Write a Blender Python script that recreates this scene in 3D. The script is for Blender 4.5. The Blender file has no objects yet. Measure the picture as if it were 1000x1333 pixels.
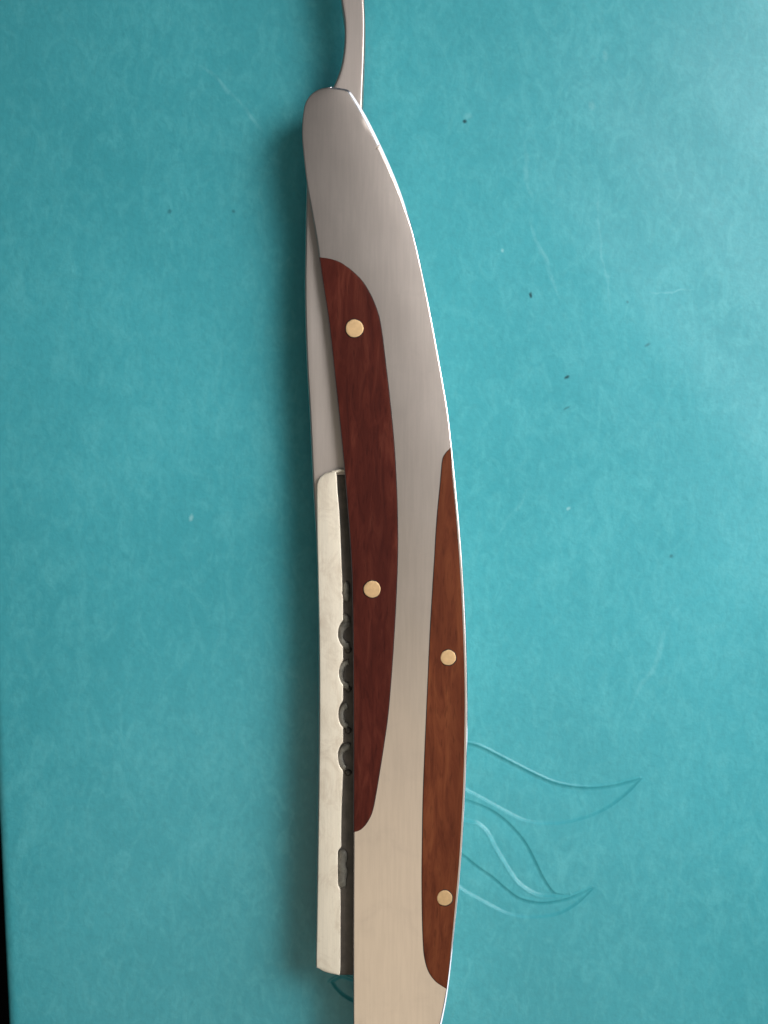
import bpy, math
import numpy as np
from mathutils import Vector

# ------------------------------------------------------------------ camera, light, exposure
sc = bpy.context.scene
MM = 0.001
H = 280.0                    # camera height above the notebook cover, mm
S = 0.12                     # mm of cover per photograph pixel


def XY(px, py, z=0.0):
    """photograph pixel -> x, y in mm on the level plane at height z (mm)"""
    k = S * (H - z) / H
    return (px - 500.0) * k, (666.5 - py) * k


cam = bpy.data.objects.new('camera', bpy.data.cameras.new('camera'))
sc.collection.objects.link(cam)
cam.location = (0, 0, H * MM)
cam.data.sensor_fit = 'VERTICAL'
cam.data.sensor_height = 24.0
cam.data.sensor_width = 18.0
cam.data.lens = 12.0 / (1333 * S / 2 / H)
cam.data.clip_start = 0.01
cam.data.clip_end = 20.0
cam.data.dof.use_dof = True
cam.data.dof.focus_distance = (H - 11.0) * MM
cam.data.dof.aperture_fstop = 10.0
sc.camera = cam

world = bpy.data.worlds.new('World')
sc.world = world
world.use_nodes = True
bg = world.node_tree.nodes['Background']
bg.inputs['Color'].default_value = (0.84, 0.94, 1.0, 1)
bg.inputs['Strength'].default_value = 0.12


def area_light(name, loc, target, size, size_y, energy, color):
    # to_track_quat('-Z', 'Y') keeps local Y up, so `size` runs level and `size_y` upwards
    d = bpy.data.lights.new(name, 'AREA')
    d.shape = 'RECTANGLE'
    d.size, d.size_y = size, size_y
    d.energy, d.color = energy, color
    o = bpy.data.objects.new(name, d)
    sc.collection.objects.link(o)
    o.location = loc
    o.rotation_euler = (Vector(target) - Vector(loc)).to_track_quat('-Z', 'Y').to_euler()
    return o


# a small lamp close by on the right, a window further off, and the warm room lamp bounce overhead towards the viewer's side
lamp = area_light('lamp_light', (0.188, 0.085, 0.258), (0.038, 0.006, 0), 0.22, 0.22, 0.190, (0.95, 0.98, 1.0))
lamp.data.spread = math.radians(52)      # shaded lamp: the light thins out away from its beam
area_light('window_light', (0.46, 0.10, 0.27), (0, 0.10, 0), 1.15, 0.16, 0.95, (0.90, 0.95, 1.0))
area_light('room_light', (0.0, -0.295, 0.62), (0, -0.02, 0), 0.32, 0.44, 0.53, (1.0, 0.91, 0.70))

sc.view_settings.view_transform = 'Standard'
sc.view_settings.look = 'None'
sc.view_settings.exposure = 0.0
sc.view_settings.gamma = 1.0


# ------------------------------------------------------------------ materials
def new_mat(name):
    m = bpy.data.materials.new(name)
    m.use_nodes = True
    nt = m.node_tree
    return m, nt, nt.nodes['Principled BSDF']


def nd(nt, kind, **kw):
    n = nt.nodes.new(kind)
    for k, v in kw.items():
        if hasattr(n, k):
            setattr(n, k, v)
        else:
            n.inputs[k.replace('_', ' ')].default_value = v
    return n


def coords(nt, scale, rot=(0, 0, 0)):
    tc = nd(nt, 'ShaderNodeTexCoord')
    mp = nd(nt, 'ShaderNodeMapping')
    mp.inputs['Scale'].default_value = scale
    mp.inputs['Rotation'].default_value = rot
    nt.links.new(tc.outputs['Object'], mp.inputs['Vector'])
    return mp.outputs['Vector']


def noise(nt, vec, scale, detail=4, rough=0.55, dist=0.0):
    n = nd(nt, 'ShaderNodeTexNoise')
    n.inputs['Scale'].default_value = scale
    n.inputs['Detail'].default_value = detail
    n.inputs['Roughness'].default_value = rough
    n.inputs['Distortion'].default_value = dist
    nt.links.new(vec, n.inputs['Vector'])
    return n.outputs['Fac']


def ramp(nt, fac, stops):
    r = nd(nt, 'ShaderNodeValToRGB')
    el = r.color_ramp.elements
    while len(el) < len(stops):
        el.new(0.5)
    for e, (p, c) in zip(el, stops):
        e.position = p
        e.color = (c[0], c[1], c[2], 1) if not isinstance(c, (int, float)) else (c, c, c, 1)
    nt.links.new(fac, r.inputs['Fac'])
    return r.outputs['Color']


def mix(nt, fac, a, b, mode='MIX'):
    m = nd(nt, 'ShaderNodeMix', data_type='RGBA', blend_type=mode)
    for sock, v in ((m.inputs[0], fac), (m.inputs[6], a), (m.inputs[7], b)):
        if hasattr(v, 'is_linked') or hasattr(v, 'links'):
            nt.links.new(v, sock)
        elif isinstance(v, (int, float)):
            sock.default_value = v
        else:
            sock.default_value = (v[0], v[1], v[2], 1)
    return m.outputs[2]


def math_node(nt, op, a, b=0.0, clamp=False):
    m = nd(nt, 'ShaderNodeMath', operation=op, use_clamp=clamp)
    for sock, v in ((m.inputs[0], a), (m.inputs[1], b)):
        if isinstance(v, (int, float)):
            sock.default_value = v
        else:
            nt.links.new(v, sock)
    return m.outputs[0]


def bump(nt, height, dist, strength=1.0):
    b = nd(nt, 'ShaderNodeBump')
    b.inputs['Strength'].default_value = strength
    b.inputs['Distance'].default_value = dist
    nt.links.new(height, b.inputs['Height'])
    return b.outputs['Normal']


def mat_cover():
    m, nt, p = new_mat('teal_leatherette')
    v = coords(nt, (1, 1, 1))
    vs = coords(nt, (1.4, 0.85, 1), (0, 0, 0.12))
    big = noise(nt, v, 26, 3, 0.5)
    col = ramp(nt, big, [(0.30, (0.045, 0.318, 0.358)), (0.70, (0.060, 0.375, 0.422))])
    # chalky mottling of the worn surface
    mid = noise(nt, vs, 170, 6, 0.70, 1.1)
    chalk = ramp(nt, mid, [(0.44, 0.0), (0.74, 0.55)])
    patch = ramp(nt, noise(nt, v, 45, 2, 0.5, 0.4), [(0.40, 0.15), (0.66, 1.0)])
    col = mix(nt, math_node(nt, 'MULTIPLY', chalk, patch), col, (0.110, 0.47, 0.50))
    # thin pale hairline veins
    vor = nd(nt, 'ShaderNodeTexVoronoi', feature='DISTANCE_TO_EDGE')
    vor.inputs['Scale'].default_value = 95
    warp = nd(nt, 'ShaderNodeTexNoise')
    warp.inputs['Scale'].default_value = 130
    warp.inputs['Detail'].default_value = 5
    nt.links.new(vs, warp.inputs['Vector'])
    add = nd(nt, 'ShaderNodeVectorMath', operation='MULTIPLY_ADD')
    nt.links.new(warp.outputs['Color'], add.inputs[0])
    add.inputs[1].default_value = (0.016, 0.016, 0.0)
    nt.links.new(vs, add.inputs[2])
    nt.links.new(add.outputs[0], vor.inputs['Vector'])
    vein = ramp(nt, vor.outputs['Distance'], [(0.0, 0.40), (0.06, 0.0)])
    vpatch = ramp(nt, noise(nt, v, 60, 3, 0.6, 0.6), [(0.52, 0.0), (0.72, 0.55)])
    col = mix(nt, math_node(nt, 'MULTIPLY', vein, vpatch), col, (0.13, 0.50, 0.53))
    # fibrous streaks and pale scuff lines
    fibre = noise(nt, coords(nt, (1.45, 0.8, 1), (0, 0, -0.15)), 250, 6, 0.68, 1.3)
    col = mix(nt, ramp(nt, fibre, [(0.47, 0.0), (0.74, 0.38)]), col, (0.125, 0.49, 0.52))
    wv = nd(nt, 'ShaderNodeVectorMath', operation='MULTIPLY_ADD')
    nt.links.new(warp.outputs['Color'], wv.inputs[0])
    wv.inputs[1].default_value = (0.004, 0.004, 0.0)
    nt.links.new(v, wv.inputs[2])
    for x0, y0, x1, y1, w, amt in [(262, 88, 316, 136, .35, .30), (312, 130, 342, 172, .45, .22), (690, 290, 728, 385, .40, .30),
                                   (778, 240, 800, 420, .25, .18), (845, 378, 905, 370, .22, .28), (680, 180, 692, 260, .35, .22),
                                   (820, 930, 880, 800, .5, .16), (640, 700, 690, 640, .4, .16)]:
        a0, b0 = XY(x0, y0); a1, b1 = XY(x1, y1)
        ln_ = math.hypot(a1 - a0, b1 - b0)
        mp = nd(nt, 'ShaderNodeMapping', vector_type='TEXTURE')
        mp.inputs['Location'].default_value = ((a0 + a1) / 2 * MM + 0.002, (b0 + b1) / 2 * MM + 0.002, 0)
        mp.inputs['Rotation'].default_value = (0, 0, math.atan2(b1 - b0, a1 - a0))
        mp.inputs['Scale'].default_value = (ln_ / 2 * MM, w * MM, 1)
        nt.links.new(wv.outputs[0], mp.inputs['Vector'])
        le = nd(nt, 'ShaderNodeVectorMath', operation='LENGTH')
        nt.links.new(mp.outputs[0], le.inputs[0])
        f = math_node(nt, 'MULTIPLY', math_node(nt, 'SUBTRACT', 1.2, le.outputs['Value'], True), amt)
        col = mix(nt, math_node(nt, 'MULTIPLY', f, ramp(nt, fibre, [(0.35, 0.2), (0.6, 1.0)])), col, (0.30, 0.66, 0.68))
    # fine darker grain
    fine = noise(nt, vs, 900, 4, 0.6)
    col = mix(nt, ramp(nt, fine, [(0.35, 0.22), (0.55, 0.0)]), col, (0.040, 0.25, 0.27))
    # a few pinholes and pale flecks: (pixel x, y, half-width, half-height mm, rotation, pale?)
    spots = [(691, 384, .22, .42, 0.1, 0), (738, 491, .40, .22, 0.5, 0), (605, 158, .30, .26, 0, 0),
             (843, 449, .42, .20, 0.5, 0), (738, 531, .5, .15, 0.5, 0), (874, 724, .28, .24, 0, 0),
             (221, 275, .3, .3, 0, 0), (304, 275, .25, .25, 0, 0), (817, 393, .2, .2, 0, 0),
             (740, 662, .32, .22, 0.6, 1), (249, 674, .28, .5, -0.2, 1), (654, 326, .2, .25, 0, 1),
             (609, 151, .6, .4, 0.3, 1), (771, 138, .5, .6, 0.2, 1), (788, 72, .4, .9, 0.0, 1)]
    dark = pale = None
    wob = noise(nt, v, 2600, 2, 0.5)
    for px, py, a, b, rz, isp in spots:
        x, y = XY(px, py)
        mp = nd(nt, 'ShaderNodeMapping', vector_type='TEXTURE')
        mp.inputs['Location'].default_value = (x * MM, y * MM, 0)
        mp.inputs['Rotation'].default_value = (0, 0, rz)
        mp.inputs['Scale'].default_value = (a * MM, b * MM, 1)
        nt.links.new(v, mp.inputs['Vector'])
        ln = nd(nt, 'ShaderNodeVectorMath', operation='LENGTH')
        nt.links.new(mp.outputs[0], ln.inputs[0])
        d = math_node(nt, 'ADD', ln.outputs['Value'], wob)
        f = math_node(nt, 'SUBTRACT', 2.0, d, True)
        if isp:
            f = math_node(nt, 'MULTIPLY', f, 0.36 if a < .4 else 0.10)
            pale = f if pale is None else math_node(nt, 'MAXIMUM', pale, f)
        else:
            f = math_node(nt, 'MULTIPLY', f, 0.92 if px in (691, 738, 605) and py != 531 else 0.45)
            dark = f if dark is None else math_node(nt, 'MAXIMUM', dark, f)
    col = mix(nt, pale, col, (0.45, 0.72, 0.70))
    col = mix(nt, dark, col, (0.006, 0.05, 0.06))
    nt.links.new(col, p.inputs['Base Color'])
    r = ramp(nt, mid, [(0.3, 0.54), (0.75, 0.44)])
    nt.links.new(r, p.inputs['Roughness'])
    p.inputs['Specular IOR Level'].default_value = 0.14
    p.inputs['Coat Weight'].default_value = 0.44
    p.inputs['Coat Roughness'].default_value = 0.20
    hgt = mix(nt, 0.5, noise(nt, v, 1500, 5, 0.6), mid)
    nt.links.new(bump(nt, hgt, 0.00018, 0.75), p.inputs['Normal'])
    return m


def mat_steel(name, base, rough, grain=0.35, warm=(0.60, 0.55, 0.50), metal=1.0, stain=None):
    m, nt, p = new_mat(name)
    p.inputs['Metallic'].default_value = metal
    v = coords(nt, (1, 0.35, 1))
    v1 = coords(nt, (1, 1, 1))
    brush = noise(nt, coords(nt, (1, 0.05, 1), (0, 0, 0.10)), 2600, 3, 0.65)
    big = noise(nt, v, 75, 5, 0.6, 0.5)
    smudge = noise(nt, v1, 190, 6, 0.7, 0.8)
    fine = noise(nt, v1, 2400, 3, 0.6)
    col = mix(nt, ramp(nt, big, [(0.35, 0.0), (0.7, 0.6)]), base, warm)
    col = mix(nt, ramp(nt, brush, [(0.40, 0.17), (0.60, 0.0)]), col, [c * 0.70 for c in base])
    col = mix(nt, ramp(nt, smudge, [(0.52, 0.0), (0.72, 0.20)]), col, [c * 0.72 for c in warm])
    if stain is not None:
        worn = noise(nt, coords(nt, (1, 0.6, 1)), 330, 6, 0.72, 0.6)
        col = mix(nt, ramp(nt, worn, [(0.46, 0.0), (0.70, 0.65)]), col, stain)
    nt.links.new(col, p.inputs['Base Color'])
    r = math_node(nt, 'ADD', ramp(nt, smudge, [(0.3, rough - 0.003), (0.7, rough + 0.02)]),
                  math_node(nt, 'MULTIPLY', math_node(nt, 'SUBTRACT', brush, 0.5), 0.006))
    nt.links.new(r, p.inputs['Roughness'])
    nt.links.new(bump(nt, mix(nt, 0.25, fine, brush), 0.00004, grain), p.inputs['Normal'])
    return m


def mat_wood(name, dark, mid_c, light, seed):
    m, nt, p = new_mat(name)
    tc = nd(nt, 'ShaderNodeTexCoord')
    mp = nd(nt, 'ShaderNodeMapping')
    mp.inputs['Location'].default_value = (seed, seed * 0.7, 0)
    mp.inputs['Scale'].default_value = (1, 0.16, 1)
    mp.inputs['Rotation'].default_value = (0, 0, 0.03)
    nt.links.new(tc.outputs['Object'], mp.inputs['Vector'])
    v = mp.outputs[0]
    fib = noise(nt, v, 620, 6, 0.62, 0.8)
    col = ramp(nt, fib, [(0.30, dark), (0.50, mid_c), (0.70, light)])
    broad = noise(nt, v, 110, 3, 0.5, 1.2)
    col = mix(nt, ramp(nt, broad, [(0.35, 0.55), (0.65, 0.0)]), col, dark)
    pores = noise(nt, v, 2600, 2, 0.5)
    col = mix(nt, ramp(nt, pores, [(0.30, 0.30), (0.42, 0.0)]), col, [c * 0.35 for c in dark])
    nt.links.new(col, p.inputs['Base Color'])
    p.inputs['Roughness'].default_value = 0.5
    p.inputs['Specular IOR Level'].default_value = 0.07
    nt.links.new(bump(nt, mix(nt, 0.4, fib, pores), 0.00006, 0.5), p.inputs['Normal'])
    return m


def mat_plain(name, col, rough=0.5, metal=0.0, var=0.25, scale=700, bmp=0.00003):
    m, nt, p = new_mat(name)
    v = coords(nt, (1, 1, 1))
    n = noise(nt, v, scale, 4, 0.6)
    c = ramp(nt, n, [(0.3, [x * (1 - var) for x in col]), (0.7, [min(1, x * (1 + var)) for x in col])])
    nt.links.new(c, p.inputs['Base Color'])
    p.inputs['Metallic'].default_value = metal
    p.inputs['Roughness'].default_value = rough
    nt.links.new(bump(nt, n, bmp, 0.5), p.inputs['Normal'])
    return m


COVER = mat_cover()
STEEL = mat_steel('satin_steel', (0.56, 0.47, 0.412), 0.290, 0.10, warm=(0.55, 0.455, 0.40))
POLISHED = mat_steel('polished_steel_edge', (0.84, 0.82, 0.84), 0.15, 0.02, warm=(0.82, 0.78, 0.81))
STEEL_ARM = mat_steel('satin_arm_steel', (0.52, 0.44, 0.39), 0.38, 0.1, warm=(0.51, 0.42, 0.37))
CLIP = mat_steel('steel_warm_light_tint', (0.88, 0.77, 0.62), 0.5, 0.5, warm=(0.90, 0.77, 0.60), metal=0.5, stain=(0.58, 0.45, 0.33))  # satin steel; the warm light it reflects is painted into the pale base
WOOD_A = mat_wood('red_brown_wood', (0.044, 0.0075, 0.0048), (0.082, 0.0145, 0.0085), (0.135, 0.030, 0.017), 0.0)
WOOD_B = mat_wood('orange_brown_wood', (0.082, 0.018, 0.0075), (0.150, 0.037, 0.0140), (0.205, 0.058, 0.021), 0.31)
BRASS = mat_plain('brass', (0.60, 0.385, 0.195), 0.5, 0.7, 0.08, 1300, 0.00005)
SEAM = mat_plain('dark_glue_seam_and_gap', (0.022, 0.012, 0.010), 0.7)
CHANNEL = mat_plain('steel_painted_shade', (0.062, 0.050, 0.041), 0.45, 0.35, 0.35, 420)  # shade beside the front scale painted in as a dark steel colour
RIDGE = mat_plain('worn_grey_steel', (0.16, 0.145, 0.12), 0.62, 0.6, 0.4, 1100, 0.0001)
PAPER = mat_plain('cream_paper', (0.72, 0.67, 0.55), 0.85)
TABLE = mat_plain('black_table_top', (0.0025, 0.0025, 0.003), 0.9)
TABLE.node_tree.nodes['Principled BSDF'].inputs['Specular IOR Level'].default_value = 0.05


# ------------------------------------------------------------------ geometry helpers (all in mm)
def spline(pts, n=6):
    """open Catmull-Rom through the points"""
    p = np.array(pts, float)
    q = np.vstack([2 * p[0] - p[1], p, 2 * p[-1] - p[-2]])
    out = []
    for i in range(1, len(q) - 2):
        a, b, c, d = q[i - 1], q[i], q[i + 1], q[i + 2]
        for t in np.arange(n) / n:
            out.append(0.5 * (2 * b + (c - a) * t + (2 * a - 5 * b + 4 * c - d) * t * t
                              + (3 * b - a - 3 * c + d) * t ** 3))
    out.append(p[-1])
    return np.array(out)


def outline(left, right, z):
    """left and right edge (pixels, top to bottom) -> two smooth mm polylines at height z"""
    k = S * (H - z) / H
    f = lambda a: np.c_[(a[:, 0] - 500) * k, (666.5 - a[:, 1]) * k]
    return f(spline(left)), f(spline(right))


def poly_dist(P, poly, closed=True):
    a = poly
    b = np.roll(poly, -1, 0) if closed else poly[1:]
    if not closed:
        a = poly[:-1]
    best = np.full(len(P), 1e9)
    for p, q in zip(a, b):
        e = q - p
        L = e @ e
        if L < 1e-12:
            continue
        t = np.clip(((P - p) @ e) / L, 0, 1)
        d = P - (p + t[:, None] * e)
        best = np.minimum(best, (d * d).sum(1))
    return np.sqrt(best)


def poly_inside(P, poly):
    ins = np.zeros(len(P), bool)
    x, y = P[:, 0], P[:, 1]
    for p, q in zip(poly, np.roll(poly, -1, 0)):
        if p[1] == q[1]:
            continue
        c = ((p[1] > y) != (q[1] > y)) & (x < (q[0] - p[0]) * (y - p[1]) / (q[1] - p[1]) + p[0])
        ins ^= c
    return ins


def link(name, verts, faces, mat, parent=None, normals=None, smooth=True):
    me = bpy.data.meshes.new(name)
    me.from_pydata((np.asarray(verts, float) * MM).tolist(), [], [list(map(int, f)) for f in faces])
    me.validate()
    me.materials.append(mat)
    if smooth:
        me.shade_smooth()
    if normals is not None:
        me.normals_split_custom_set_from_vertices([tuple(n) for n in normals])
    o = bpy.data.objects.new(name, me)
    sc.collection.objects.link(o)
    if parent is not None:
        o.parent = parent
        off = Vector((0, 0, 0))
        q = parent
        while q is not None:
            off += q.location
            q = q.parent
        o.location = -off
    return o


def plate(name, left, right, z0, ztop, bevel, mat, parent, step=0.16, drop=None, cols=10, edge_mat=None, chamfer=None):
    """solid plate whose outline is the left/right polylines (mm, top to bottom); the top follows ztop(x, y)
    and rolls down by `drop` over the last `bevel` mm before the edge"""
    drop = bevel * 0.8 if drop is None else drop
    zf = ztop if callable(ztop) else (lambda x, y: np.full_like(x, ztop))
    y0 = min(left[0, 1], right[0, 1])
    y1 = max(left[-1, 1], right[-1, 1])
    n = max(6, int((y0 - y1) / step))
    t = np.linspace(0, 1, n)
    # finer rows at both ends
    e = min(1.2, (y0 - y1) * 0.2)
    fine = e * np.array([0, .02, .05, .1, .17, .25, .35, .5, .7, .85])
    ys = np.unique(np.round(np.r_[y0 - fine, y1 + fine, y0 + (y1 - y0) * t], 5))[::-1]
    L = np.interp(-ys, -left[:, 1], left[:, 0])
    R = np.interp(-ys, -right[:, 1], right[:, 0])
    R = np.maximum(R, L + 1e-3)
    eb = bevel * np.array([0, .06, .14, .22, .32, .45, .6, .75, .9, 1.0])
    u = []
    for l, r in zip(L, R):
        w = r - l
        b = eb * min(1.0, 0.45 * w / bevel)
        inner = np.linspace(b[-1], w - b[-1], cols + 2)[1:-1]
        u.append(l + np.r_[b, inner, (w - b)[::-1]])
    X = np.array(u)
    Y = np.repeat(ys[:, None], X.shape[1], 1)
    P = np.c_[X.ravel(), Y.ravel()]
    poly = np.vstack([left, right[::-1]])
    d = poly_dist(P, poly)
    d.reshape(X.shape)[:, 0] = 0
    d.reshape(X.shape)[:, -1] = 0
    d.reshape(X.shape)[0, :] = 0
    d.reshape(X.shape)[-1, :] = 0
    q = np.clip(1 - d / bevel, 0, 1)
    Z = zf(P[:, 0], P[:, 1]) - drop * (1 - np.sqrt(np.clip(1 - q * q, 0, 1)) * 0.5 - 0.5 * (1 - q * q))
    if chamfer is not None:
        # wide polished chamfer along the right edge only, a small rounding elsewhere
        dr = poly_dist(P, right, closed=False)
        dr.reshape(X.shape)[:, -1] = 0
        cw, cd = chamfer(P[:, 1])
        qr = np.clip(1 - dr / cw, 0, 1)
        q = np.clip(1 - d / 0.16, 0, 1)
        Z = zf(P[:, 0], P[:, 1]) - np.maximum(cd * qr, 0.10 * (1 - np.sqrt(np.clip(1 - q * q, 0, 1))) * (qr == 0))
    nr, nc = X.shape
    V = np.c_[P, Z]
    idx = np.arange(nr * nc).reshape(nr, nc)
    F = [(idx[i, j], idx[i + 1, j], idx[i + 1, j + 1], idx[i, j + 1]) for i in range(nr - 1) for j in range(nc - 1)]
    ring = np.r_[idx[:, 0], idx[-1, 1:], idx[-2::-1, -1], idx[0, -2:0:-1]]
    m = len(ring)
    b0 = len(V)
    top = V[ring].copy()
    bot = top.copy()
    bot[:, 2] = z0
    V = np.vstack([V, top, bot])
    for i in range(m):
        j = (i + 1) % m
        F.append((b0 + i, b0 + m + i, b0 + m + j, b0 + j))
    # underside
    c0 = len(V)
    und = np.c_[X[:, 0], ys, np.full(nr, z0)], np.c_[X[:, -1], ys, np.full(nr, z0)]
    V = np.vstack([V, und[0], und[1]])
    for i in range(nr - 1):
        F.append((c0 + i, c0 + nr + i, c0 + nr + i + 1, c0 + i + 1))
    o = link(name, V, F, mat, parent)
    if edge_mat is not None:
        o.data.materials.append(edge_mat)
        dd = d.reshape(X.shape)
        k = 0
        mi = np.zeros(len(F), int)
        qq = qr.reshape(X.shape)
        quad_d = (qq[:-1, :-1] + qq[1:, 1:]) * 0.5
        mi[:quad_d.size] = (quad_d.ravel() > 0.06)
        mi[quad_d.size:quad_d.size + m] = 1
        o.data.polygons.foreach_set('material_index', mi.astype(np.int32))
    return o


def lathe(name, cx, cy, prof, mat, parent, seg=40, wob=0.0):
    V, F = [], []
    for r, z in prof:
        for k in range(seg):
            a = 2 * math.pi * k / seg
            rr = r * (1 + wob * math.sin(3 * a + cx) + 0.6 * wob * math.sin(7 * a + cy))
            V.append((cx + rr * math.cos(a), cy + rr * math.sin(a), z))
    for i in range(len(prof) - 1):
        for k in range(seg):
            F.append((i * seg + k, i * seg + (k + 1) % seg, (i + 1) * seg + (k + 1) % seg, (i + 1) * seg + k))
    F.append(list(range((len(prof) - 1) * seg, len(prof) * seg)))
    return link(name, V, F, mat, parent)


def tube(name, pts, rad, mat, parent, seg=10, flat=1.0):
    p = np.array(pts, float)
    t = np.gradient(p, axis=0)
    t /= np.linalg.norm(t, axis=1)[:, None]
    V, F = [], []
    for i in range(len(p)):
        n1 = np.cross(t[i], (0, 0, 1))
        n1 /= np.linalg.norm(n1)
        n2 = np.cross(n1, t[i])
        rr = rad[i] if hasattr(rad, '__len__') else rad
        for k in range(seg):
            a = 2 * math.pi * k / seg
            V.append(p[i] + rr * (math.cos(a) * n1 + flat * math.sin(a) * n2))
    for i in range(len(p) - 1):
        for k in range(seg):
            F.append((i * seg + k, i * seg + (k + 1) % seg, (i + 1) * seg + (k + 1) % seg, (i + 1) * seg + k))
    F.append(list(range(seg))[::-1])
    F.append(list(range((len(p) - 1) * seg, len(p) * seg)))
    return link(name, V, F, mat, parent)


def thing(name, loc_mm, label, cat):
    o = bpy.data.objects.new(name, None)
    sc.collection.objects.link(o)
    o.location = Vector(loc_mm) * MM
    o['label'] = label
    o['category'] = cat
    o.empty_display_size = 0.02
    return o


# ------------------------------------------------------------------ table under the notebook
BOOK_T = 14.0
tb = link('table', [(-600, -600, -BOOK_T), (600, -600, -BOOK_T), (600, 600, -BOOK_T), (-600, 600, -BOOK_T)],
          [(0, 1, 2, 3)], TABLE)
tb['kind'] = 'structure'
tb['label'] = 'black table top below the notebook edge'

# ------------------------------------------------------------------ notebook with embossed leaves
ANG = math.atan2(12.9, 276.0)            # the cover's left edge leans by this much
ex = np.array([math.cos(ANG), math.sin(ANG)])
ey = np.array([-math.sin(ANG), math.cos(ANG)])
edge0 = np.array(XY(4.0, 1190))          # a point on the left edge
W_B, H_B = 148.0, 212.0
org = edge0 - ey * 62.0                  # lower left corner
book = thing('notebook', (0, 0, -BOOK_T), 'teal leatherette notebook with embossed leaf swirls lying under the razor', 'notebook')

LEAVES = [
    ('embossed large upper leaf curling out to the right', [
        (560, 985), (590, 969), (608, 968), (625, 972.5), (650, 985), (675, 998), (698, 1009.5), (720, 1019), (742, 1024), (770, 1026),
        (798, 1023), (818, 1018), (835, 1014)], [(835, 1014), (818, 1032), (798, 1048), (776, 1060), (754, 1067.5),
        (731, 1072), (706, 1072.5), (684, 1069), (664, 1060), (642, 1048), (622, 1037), (607, 1029), (588, 1018), (560, 985)]),
    ('embossed narrow middle leaf hooking downward', [
        (566, 1046), (590, 1040), (606.6, 1041), (622, 1046), (641.6, 1055), (658, 1067), (675, 1084), (688, 1102), (698, 1122), (709, 1144),
        (720, 1160), (728, 1164), (741, 1165)], [(741, 1165), (717, 1167), (700, 1165), (686, 1158), (672, 1146),
        (658, 1125), (646, 1105), (634.6, 1084), (622, 1072), (606.6, 1069), (586, 1064), (566, 1046)]),
    ('embossed lower leaf curling out to the right', [
        (562, 1092), (585, 1100), (605, 1113.6), (622, 1127.6), (642, 1141.6), (661, 1158), (678, 1169.6), (700, 1175), (720, 1174),
        (740, 1169.6), (759, 1162), (773, 1156)], [(773, 1156), (754, 1175), (737, 1186), (720, 1192), (692, 1194.5),
        (664, 1191), (642, 1181), (622, 1170), (600, 1157), (580, 1135), (562, 1092)]),
    ('embossed leaf tip peeking out below the blade holder', [
        (431, 1278), (437, 1287), (446, 1296), (458, 1303), (475, 1309)],
        [(475, 1309), (470, 1284), (458, 1276), (444, 1272), (431, 1278)]),
]

one = np.ones_like
LIP = [lambda x: (one(x), 0.15 * one(x)), lambda x: (0.05 * one(x), 0.5 * one(x)),
       lambda x: (np.clip((x - 670) / 40, 0.05, 1.0), 0.15 * one(x)), lambda x: (0.2 * one(x), 0.8 * one(x))]


def lines(lo, hi, coarse, fines):
    a = list(np.arange(lo, hi, coarse)) + [hi]
    for f0, f1, st in fines:
        a = [q for q in a if q < f0 - st or q > f1 + st] + list(np.arange(f0, f1, st))
    return np.unique(np.round(np.array(a), 5))


def to_local(p):
    d = np.asarray(p) - org
    return d @ ex, d @ ey


lx0, _ = to_local(XY(552, 1100)); lx1, _ = to_local(XY(846, 1100))
_, ly0 = to_local(XY(700, 1212)); _, ly1 = to_local(XY(700, 950))
sx0, sy0 = to_local(XY(418, 1318)); sx1, sy1 = to_local(XY(482, 1262))
rim = 1.6
us = lines(0, W_B, 2.0, [(lx0, lx1, 0.085), (sx0, sx1, 0.12), (0, rim, 0.12), (W_B - rim, W_B, 0.2)])
vs_ = lines(0, H_B, 2.0, [(ly0 - 0.6, ly1, 0.085), (sy0, sy1, 0.12), (0, rim, 0.2), (H_B - rim, H_B, 0.2)])
us = np.unique(np.r_[us, W_B]); vs_ = np.unique(np.r_[vs_, H_B])
U, Vv = np.meshgrid(us, vs_)
GX = org[0] + U * ex[0] + Vv * ey[0]
GY = org[1] + U * ex[1] + Vv * ey[1]
Z = np.zeros_like(GX)
G = np.c_[GX.ravel(), GY.ravel()]
Zr = Z.ravel()
member = np.full(len(G), -1)
for li, (lab, up, lowr) in enumerate(LEAVES):
    poly = np.vstack([spline(up), spline(lowr)[1:]])
    k = S
    poly = np.c_[(poly[:, 0] - 500) * k, (666.5 - poly[:, 1]) * k]
    lo, hi = poly.min(0) - 1.5, poly.max(0) + 1.5
    sel = np.where((G > lo).all(1) & (G < hi).all(1))[0]
    P = G[sel]
    d = poly_dist(P, poly)
    ins = poly_inside(P, poly)
    sd = np.where(ins, d, -d)
    # stamped recess with a soft floor, plus the sharp crease along its outline
    s = np.clip((sd + 0.08) / 0.52, 0, 1)
    h = -0.235 * s * s * (3 - 2 * s) * (0.35 + 0.65 * np.exp(-np.clip(sd, 0, None) / 2.2))
    h += -0.06 * np.exp(-((sd - 0.09) / 0.12) ** 2)
    # pressed-up lip outside the crease, stronger along some edges than others
    f = lambda a: np.c_[(a[:, 0] - 500) * k, (666.5 - a[:, 1]) * k]
    du = poly_dist(P, f(spline(up)), closed=False)
    dl = poly_dist(P, f(spline(lowr)), closed=False)
    wu, wl = LIP[li](P[:, 0] / k + 500)
    w = np.where(du < dl, wu, wl)
    h += 0.085 * w * np.exp(-((sd + 0.25) / 0.17) ** 2)
    Zr[sel] += h
    member[sel[ins]] = li
Z = Zr.reshape(GX.shape)
# rolled edge of the cover
de = np.minimum(np.minimum(U, W_B - U), np.minimum(Vv, H_B - Vv))
q = np.clip(1 - de / rim, 0, 1)
Z = Z - 1.1 * (1 - np.sqrt(1 - q * q * 0.999))
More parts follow.
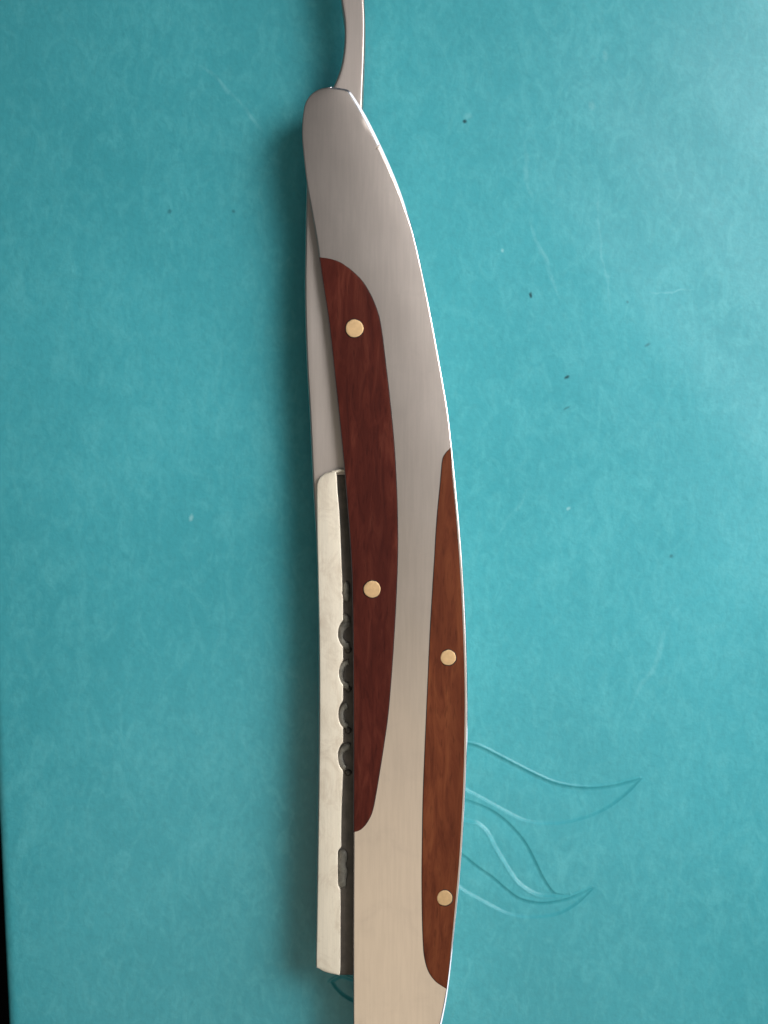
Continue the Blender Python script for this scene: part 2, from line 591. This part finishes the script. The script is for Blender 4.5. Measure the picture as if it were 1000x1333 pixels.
# slow unevenness of a padded cover
Z += 0.035 * np.sin(GX * 0.13 + 1.0) * np.sin(GY * 0.11) + 0.02 * np.sin(GX * 0.31 + GY * 0.27)
Z -= 0.06
gy_, gx_ = np.gradient(Z, vs_, us)
NX = -(gx_ * ex[0] + gy_ * ey[0]); NY = -(gx_ * ex[1] + gy_ * ey[1])
N = np.stack([NX, NY, np.ones_like(NX)], -1)
N /= np.linalg.norm(N, axis=-1)[..., None]
N = N.reshape(-1, 3)
VERT = np.c_[GX.ravel(), GY.ravel(), Z.ravel()]
nr, nc = GX.shape
idx = np.arange(nr * nc).reshape(nr, nc)
quads = np.stack([idx[:-1, :-1], idx[:-1, 1:], idx[1:, 1:], idx[1:, :-1]], -1).reshape(-1, 4)
fm = member[quads[:, 0]]


def sub(fsel):
    f = quads[fsel]
    used, inv = np.unique(f, return_inverse=True)
    return VERT[used], inv.reshape(f.shape), N[used]


v_, f_, n_ = sub(fm == -1)
# side skirt of the cover board
sk = np.r_[idx[0, :], idx[1:, -1], idx[-1, -2::-1], idx[-2:0:-1, 0]]
ring_t = VERT[sk]
ring_b = ring_t.copy(); ring_b[:, 2] = -2.2
nb = len(v_)
side = [(nb + i, nb + len(sk) + i, nb + len(sk) + (i + 1) % len(sk), nb + (i + 1) % len(sk)) for i in range(len(sk))]
mid2 = np.array([org + ex * W_B / 2 + ey * H_B / 2])[0]
outn = np.c_[(ring_t[:, :2] - mid2) / np.linalg.norm(ring_t[:, :2] - mid2, axis=1)[:, None], np.zeros(len(sk))]
cover = link('front_cover', np.vstack([v_, ring_t, ring_b]), list(map(tuple, f_)) + side, COVER, book,
             normals=np.vstack([n_, outn, outn]))
for li, (lab, _, _) in enumerate(LEAVES):
    v_, f_, n_ = sub(fm == li)
    o = link('embossed_leaf', v_, f_, COVER, cover, normals=n_)
    o['label'] = lab


def box_uv(name, u0, u1, v0, v1, z0, z1, mat, parent):
    c = []
    for z in (z0, z1):
        for u, v in ((u0, v0), (u1, v0), (u1, v1), (u0, v1)):
            p = org + ex * u + ey * v
            c.append((p[0], p[1], z))
    return link(name, c, [(3, 2, 1, 0), (4, 5, 6, 7), (0, 1, 5, 4), (1, 2, 6, 5), (2, 3, 7, 6), (3, 0, 4, 7)],
                mat, parent, smooth=False)


box_uv('page_block', 2.5, W_B - 2.5, 2.5, H_B - 2.5, -BOOK_T + 2.3, -2.3, PAPER, book)
box_uv('back_cover', 0, W_B, 0, H_B, -BOOK_T, -BOOK_T + 2.2, COVER, book)

# ------------------------------------------------------------------ the razor
Z_SCALE = 12.2
bx, by = XY(500, 700)
razor = thing('folding_razor', (bx, by, 0), 'folded steel straight razor with red brown wood inlays lying on the teal notebook', 'razor')

sc_left = [(432, 111), (420, 112.3), (411, 116), (403, 122.5), (397, 133), (394.2, 148), (393, 165), (393.3, 182), (395.5, 205), (399, 235),
           (405, 269), (411.5, 305), (416, 335), (429, 423), (437, 496), (443, 552), (449, 614), (454, 675), (458, 736),
           (459.6, 800), (460.3, 880), (460.6, 960), (460.6, 1040), (460.4, 1100), (460, 1200), (460, 1290), (461, 1350),
           (468, 1390), (482, 1412), (505, 1422)]
sc_right = [(432, 111), (440, 111.5), (448, 112.8), (455, 116), (465, 130), (477.6, 151), (494, 184), (511, 222), (525, 259), (539, 306), (552, 365),
            (563.5, 424), (574, 482), (583, 536), (588, 580), (594, 640), (599.5, 700), (603, 750), (606, 803), (608, 860), (608.8, 910),
            (608.5, 960), (606.5, 1016), (603.8, 1068), (600.5, 1120), (594.5, 1185), (588, 1248), (583.6, 1286),
            (578, 1319), (570, 1352), (556, 1385), (536, 1408), (505, 1422)]
Lm, Rm = outline(sc_left, sc_right, Z_SCALE)


def top_z(x, y):
    """face of the front scale: faintly crowned, dipping towards its upper end"""
    yk = S * (H - Z_SCALE) / H
    y_bend = (666.5 - 350) * yk
    t = np.clip((y - y_bend) / 30.0, 0, 1)
    lx = np.interp(-y, -Lm[:, 1], Lm[:, 0]); rx = np.interp(-y, -Rm[:, 1], Rm[:, 0])
    c = (x - 0.5 * (lx + rx)) / np.maximum(0.5 * (rx - lx), 1.0)
    ripple = 0.007 * np.sin(y * 0.21) + 0.004 * np.sin(y * 0.43 + x * 0.5)
    return Z_SCALE - 1.2 * t ** 1.35 - 0.10 * np.clip(c, -1, 1) ** 2 + ripple


def rim_chamfer(y):
    py = 666.5 - y / (S * (H - Z_SCALE) / H)
    w = np.interp(py, [100, 130, 160, 220, 300, 400, 620, 900, 1180, 1300, 1400], [.20, .46, .56, .46, .13, .07, .05, .15, .07, .24, .34])
    f = np.interp(py, [240, 340, 800, 950, 1150, 1290], [.50, .85, .85, .66, .78, .50]) + np.interp(py, [300, 500, 1200, 1280], [0, .10, .10, 0]) * np.sin(y * 0.31) * np.sin(y * 0.83 + 1)
    return w, w * f


front = plate('front_scale', Lm, Rm, 10.6, top_z, 0.66, STEEL, razor, drop=0.36, cols=12, edge_mat=POLISHED, chamfer=rim_chamfer)
Lr, Rr = outline(sc_left, sc_right, Z_SCALE)
rear = plate('rear_scale', Lr + [0.35, 0], Rr - [0.35, 0], 0.0, 2.3, 0.4, STEEL, razor, step=0.6, cols=3)

# spine strip closing the handle along its right side, set in from the edge
yy = np.linspace(Rm[0, 1] - 14, Rm[-1, 1] + 6, 90)
rx = np.interp(-yy, -Rm[:, 1], Rm[:, 0])
spn = plate('spine_strip', np.c_[rx - 2.2, yy], np.c_[rx - 0.9, yy], 2.3, 10.6, 0.05, STEEL_ARM, razor, step=0.8, cols=2)


# wood inlays, each with a thin dark seam and two brass pins
def inlay(left, right, pins, wood, label):
    a, b = outline(left, right, Z_SCALE)
    # dark glue seam, a hair wider than the wood
    cx = 0.5 * (np.interp(-a[:, 1], -b[:, 1], b[:, 0]) + a[:, 0])
    w = plate('wood_inlay', a, b, 10.8, lambda x, y: top_z(x, y) + 0.075, 0.10, wood, front, drop=0.05, cols=10)
    w['label'] = label
    a2 = np.vstack([[a[0, 0], a[0, 1] + 0.10], a - [0.10, 0], [a[-1, 0], a[-1, 1] - 0.10]])
    b2 = np.vstack([[b[0, 0], b[0, 1] + 0.10], b + [0.10, 0], [b[-1, 0], b[-1, 1] - 0.10]])
    if left[0][0] > 570:      # right inlay: no seam outside the rim
        b2 = np.vstack([[b[0, 0], b[0, 1] + 0.10], b + [0.04, 0], [b[-1, 0], b[-1, 1] - 0.10]])
    plate('glue_seam', a2, b2, 10.9, lambda x, y: top_z(x, y) + 0.032, 0.05, SEAM, w, drop=0.01, cols=4)
    for px, py, r in pins:
        x, y = XY(px, py, Z_SCALE)
        z = float(top_z(np.array([x]), np.array([y]))[0]) + 0.075
        rr = r * S * (H - Z_SCALE) / H
        lathe('pin_gap_shade', x, y, [(rr + 0.12, z - 0.4), (rr + 0.12, z + 0.012), (0.01, z + 0.012)], SEAM, w, wob=0.02)  # dark seam ring standing in for the shadowed gap round the pin
        lathe('brass_pin', x, y, [(rr, z - 0.4), (rr, z + 0.02), (rr * 0.97, z + 0.032), (rr * 0.85, z + 0.036), (0.02, z + 0.038)],
              BRASS, w, wob=0.014)
    return w


in1_left = [(416, 335), (417.5, 345), (422, 376), (429, 423), (437, 496), (443, 552), (449, 614), (454, 675), (458, 736), (459.6, 800),
            (460.3, 880), (460.6, 960), (460.6, 1040), (460.5, 1083)]
in1_right = [(416, 335), (426, 336.2), (434, 338.3), (443, 342), (457, 352), (471, 366), (482, 384), (491, 406), (496, 429), (501.6, 474), (507.3, 524),
             (512.6, 580), (516, 643), (517.2, 705), (515.8, 762), (512.4, 827), (508.5, 884), (504.5, 930), (499.6, 966), (494, 1002),
             (488, 1038), (483.5, 1058), (477, 1071), (470, 1079), (464, 1082.3), (460.5, 1083)]
in1_left = [(x + 0.4, y) for x, y in in1_left]
inlay(in1_left, [(x + 0.5, y) for x, y in in1_right], [(461.7, 427.5, 11.6), (484.6, 767, 11.0)], WOOD_A, 'dark red brown wood inlay along the open side')
in2_left = [(587, 583), (580.5, 590), (576.3, 599.5), (573.7, 627), (569, 676), (566, 726), (563, 775), (560, 827), (557.2, 890),
            (553.4, 977), (551, 1042), (550, 1100), (549.6, 1140), (550, 1190), (551.6, 1233), (554, 1251), (559, 1266), (567, 1277),
            (575, 1283), (581.5, 1287)]
in2_right = [(587, 583), (588.3, 614), (592.5, 658), (597, 715), (600.5, 770), (603.3, 835), (604.8, 892), (604.8, 938), (603.6, 1005),
             (600.8, 1068), (597.6, 1120), (592.5, 1178), (587, 1235), (581.8, 1287)]
inlay(in2_left, in2_right, [(583.6, 856, 10.0), (579, 1169, 10.0)], WOOD_B, 'lighter orange brown wood inlay along the spine')

# pivoting blade arm: curved tail at the top, shank, and the blade holder folded into the handle
Z_ARM = 9.5
arm_left = [(438, -75), (441, -35), (444, 0), (448, 28), (448.3, 56), (444.5, 84), (437, 106), (426, 128), (412, 165), (401, 215), (398.6, 260),
            (397.6, 310), (396.8, 384), (399, 468), (403, 538), (407.5, 636), (411, 694), (413.5, 762), (414.5, 840),
            (414.5, 938), (413.5, 1042), (411.5, 1190), (410.8, 1255), (411.4, 1257)]
arm_right = [(470, -75), (473, -35), (474.3, 0), (475.3, 28), (475, 56), (474.2, 84), (473, 112), (472, 140), (471, 200), (470, 400), (474, 800),
             (474, 1200), (474, 1257)]
La, Ra = outline(arm_left, arm_right, Z_ARM)


def arm_z(x, y):
    t = np.clip((y - 58) / 30.0, 0, 1)
    return Z_ARM + 0.25 * t - 1.0 * np.clip((y - 66) / 26, 0, 1) ** 2


arm = plate('blade_arm', La, Ra, 3.4, arm_z, 0.32, STEEL_ARM, razor, drop=0.28, cols=8)

# recessed channel floor between clip and front scale, its shade put in as dark colour
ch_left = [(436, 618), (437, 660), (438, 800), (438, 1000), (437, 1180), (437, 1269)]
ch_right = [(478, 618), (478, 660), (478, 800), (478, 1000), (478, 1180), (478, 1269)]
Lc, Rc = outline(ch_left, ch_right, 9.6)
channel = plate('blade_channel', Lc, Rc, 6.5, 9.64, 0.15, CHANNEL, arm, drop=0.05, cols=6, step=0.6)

# pale clip strip holding the blade
Z_CLIP = 11.0
NOTCH = [825, 876, 930, 985]
cl_left = [(433, 614.3), (426, 615.2), (420.5, 618), (416, 622.5), (413.3, 629), (412.6, 640), (413, 690), (414.5, 762), (416, 840), (416.3, 938),
           (415.3, 1042), (413, 1190), (412, 1254), (414, 1260), (421, 1265), (431, 1268), (442, 1270)]
rr_ = [(433, 614.3), (437, 614.3), (438.6, 622), (439.6, 640), (442, 670), (444.5, 728), (446, 765)]
for y in np.arange(772, 1008, 2.5):
    rr_.append((446.7 - sum(dp * math.sqrt(max(0.0, 1 - ((y - c) / hw) ** 2)) ** 1.6 for c, dp, hw in zip(NOTCH, (6.6, 5.4, 6.2, 6.8), (17, 15, 17, 18))) - 2.2 * math.exp(-((y - 768) / 6) ** 2), y))
rr_ += [(446.5, 1012), (444.6, 1060), (444.2, 1098), (443.8, 1103), (440.4, 1108), (440.0, 1120), (440.2, 1150), (442.8, 1158), (443.4, 1166),
        (443.4, 1230), (443.2, 1262), (442, 1270)]
Lk, Rk = outline(cl_left, rr_, Z_CLIP)


def clip_z(x, y):
    lx = np.interp(-y, -Lk[:, 1], Lk[:, 0]); rx = np.interp(-y, -Rk[:, 1], Rk[:, 0])
    c = np.clip((x - lx) / np.maximum(rx - lx, 0.5), 0, 1)
    return Z_CLIP - 0.22 * (1 - c) ** 2 + 0.006 * np.sin(y * 0.33) * c


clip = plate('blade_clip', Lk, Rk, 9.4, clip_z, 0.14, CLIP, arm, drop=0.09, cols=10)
# lip that turns over the channel at the clip's upper end
pts = spline([(432, 615.2), (437, 614.4), (441.5, 612.8), (448, 612.6), (456, 613)], 4)
lip = [(*XY(p[0], p[1], 10.6), 10.62) for p in pts]
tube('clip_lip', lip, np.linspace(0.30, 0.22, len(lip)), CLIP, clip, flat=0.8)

# scalloped grey ridges and small bumps in the channel
for i, c in enumerate(NOTCH):
    a = np.linspace(math.radians(80 + 9 * i), math.radians(282 - 11 * (i % 3)), 20)
    rx_, ry_ = 10.6 + 0.7 * (i % 2), 13.6 + 0.9 * ((i + 1) % 3)
    pts = [(*XY(454.0 + rx_ * math.cos(t), c + ry_ * math.sin(t) + 2, 10.0), 9.98) for t in a]
    tube('channel_ridge', pts, 0.50 + 0.10 * np.sin(np.arange(20) * 0.55 + i * 1.7), RIDGE, channel, flat=0.40)
    x, y = XY(453.5, c + 21, 9.8)
    lathe('channel_bump', x, y, [(0.55, 9.6), (0.5, 9.8), (0.3, 9.92), (0.02, 9.95)], CHANNEL, channel, seg=16, wob=0.05)
for y0, y1 in ((757, 783), (800, 812)):
    pts = [(*XY(450.5 + 0.6 * math.sin(t), t, 9.95), 9.95) for t in np.linspace(y0, y1, 9)]
    tube('channel_ridge', pts, np.r_[0.35, 0.55, np.full(5, 0.62), 0.55, 0.35], RIDGE, channel, flat=0.4)
pts = [(*XY(446 + 1.2 * math.sin(t * 0.3), t, 9.85), 9.85) for t in np.linspace(1106, 1156, 14)]
tube('channel_ridge', pts, np.r_[0.4, 0.65, np.full(10, 0.72), 0.65, 0.4], RIDGE, channel, flat=0.3)

# small nick on the scale's bright edge
p0, p1 = XY(489.6, 193, 12), XY(494, 187.5, 12)
z0 = float(top_z(np.array([p0[0]]), np.array([p0[1]]))[0])
tube('edge_burr', [(*p0, z0 + 0.02), (0.5 * (p0[0] + p1[0]) + 0.05, 0.5 * (p0[1] + p1[1]) - 0.05, z0 + 0.10), (*p1, z0 + 0.04)],
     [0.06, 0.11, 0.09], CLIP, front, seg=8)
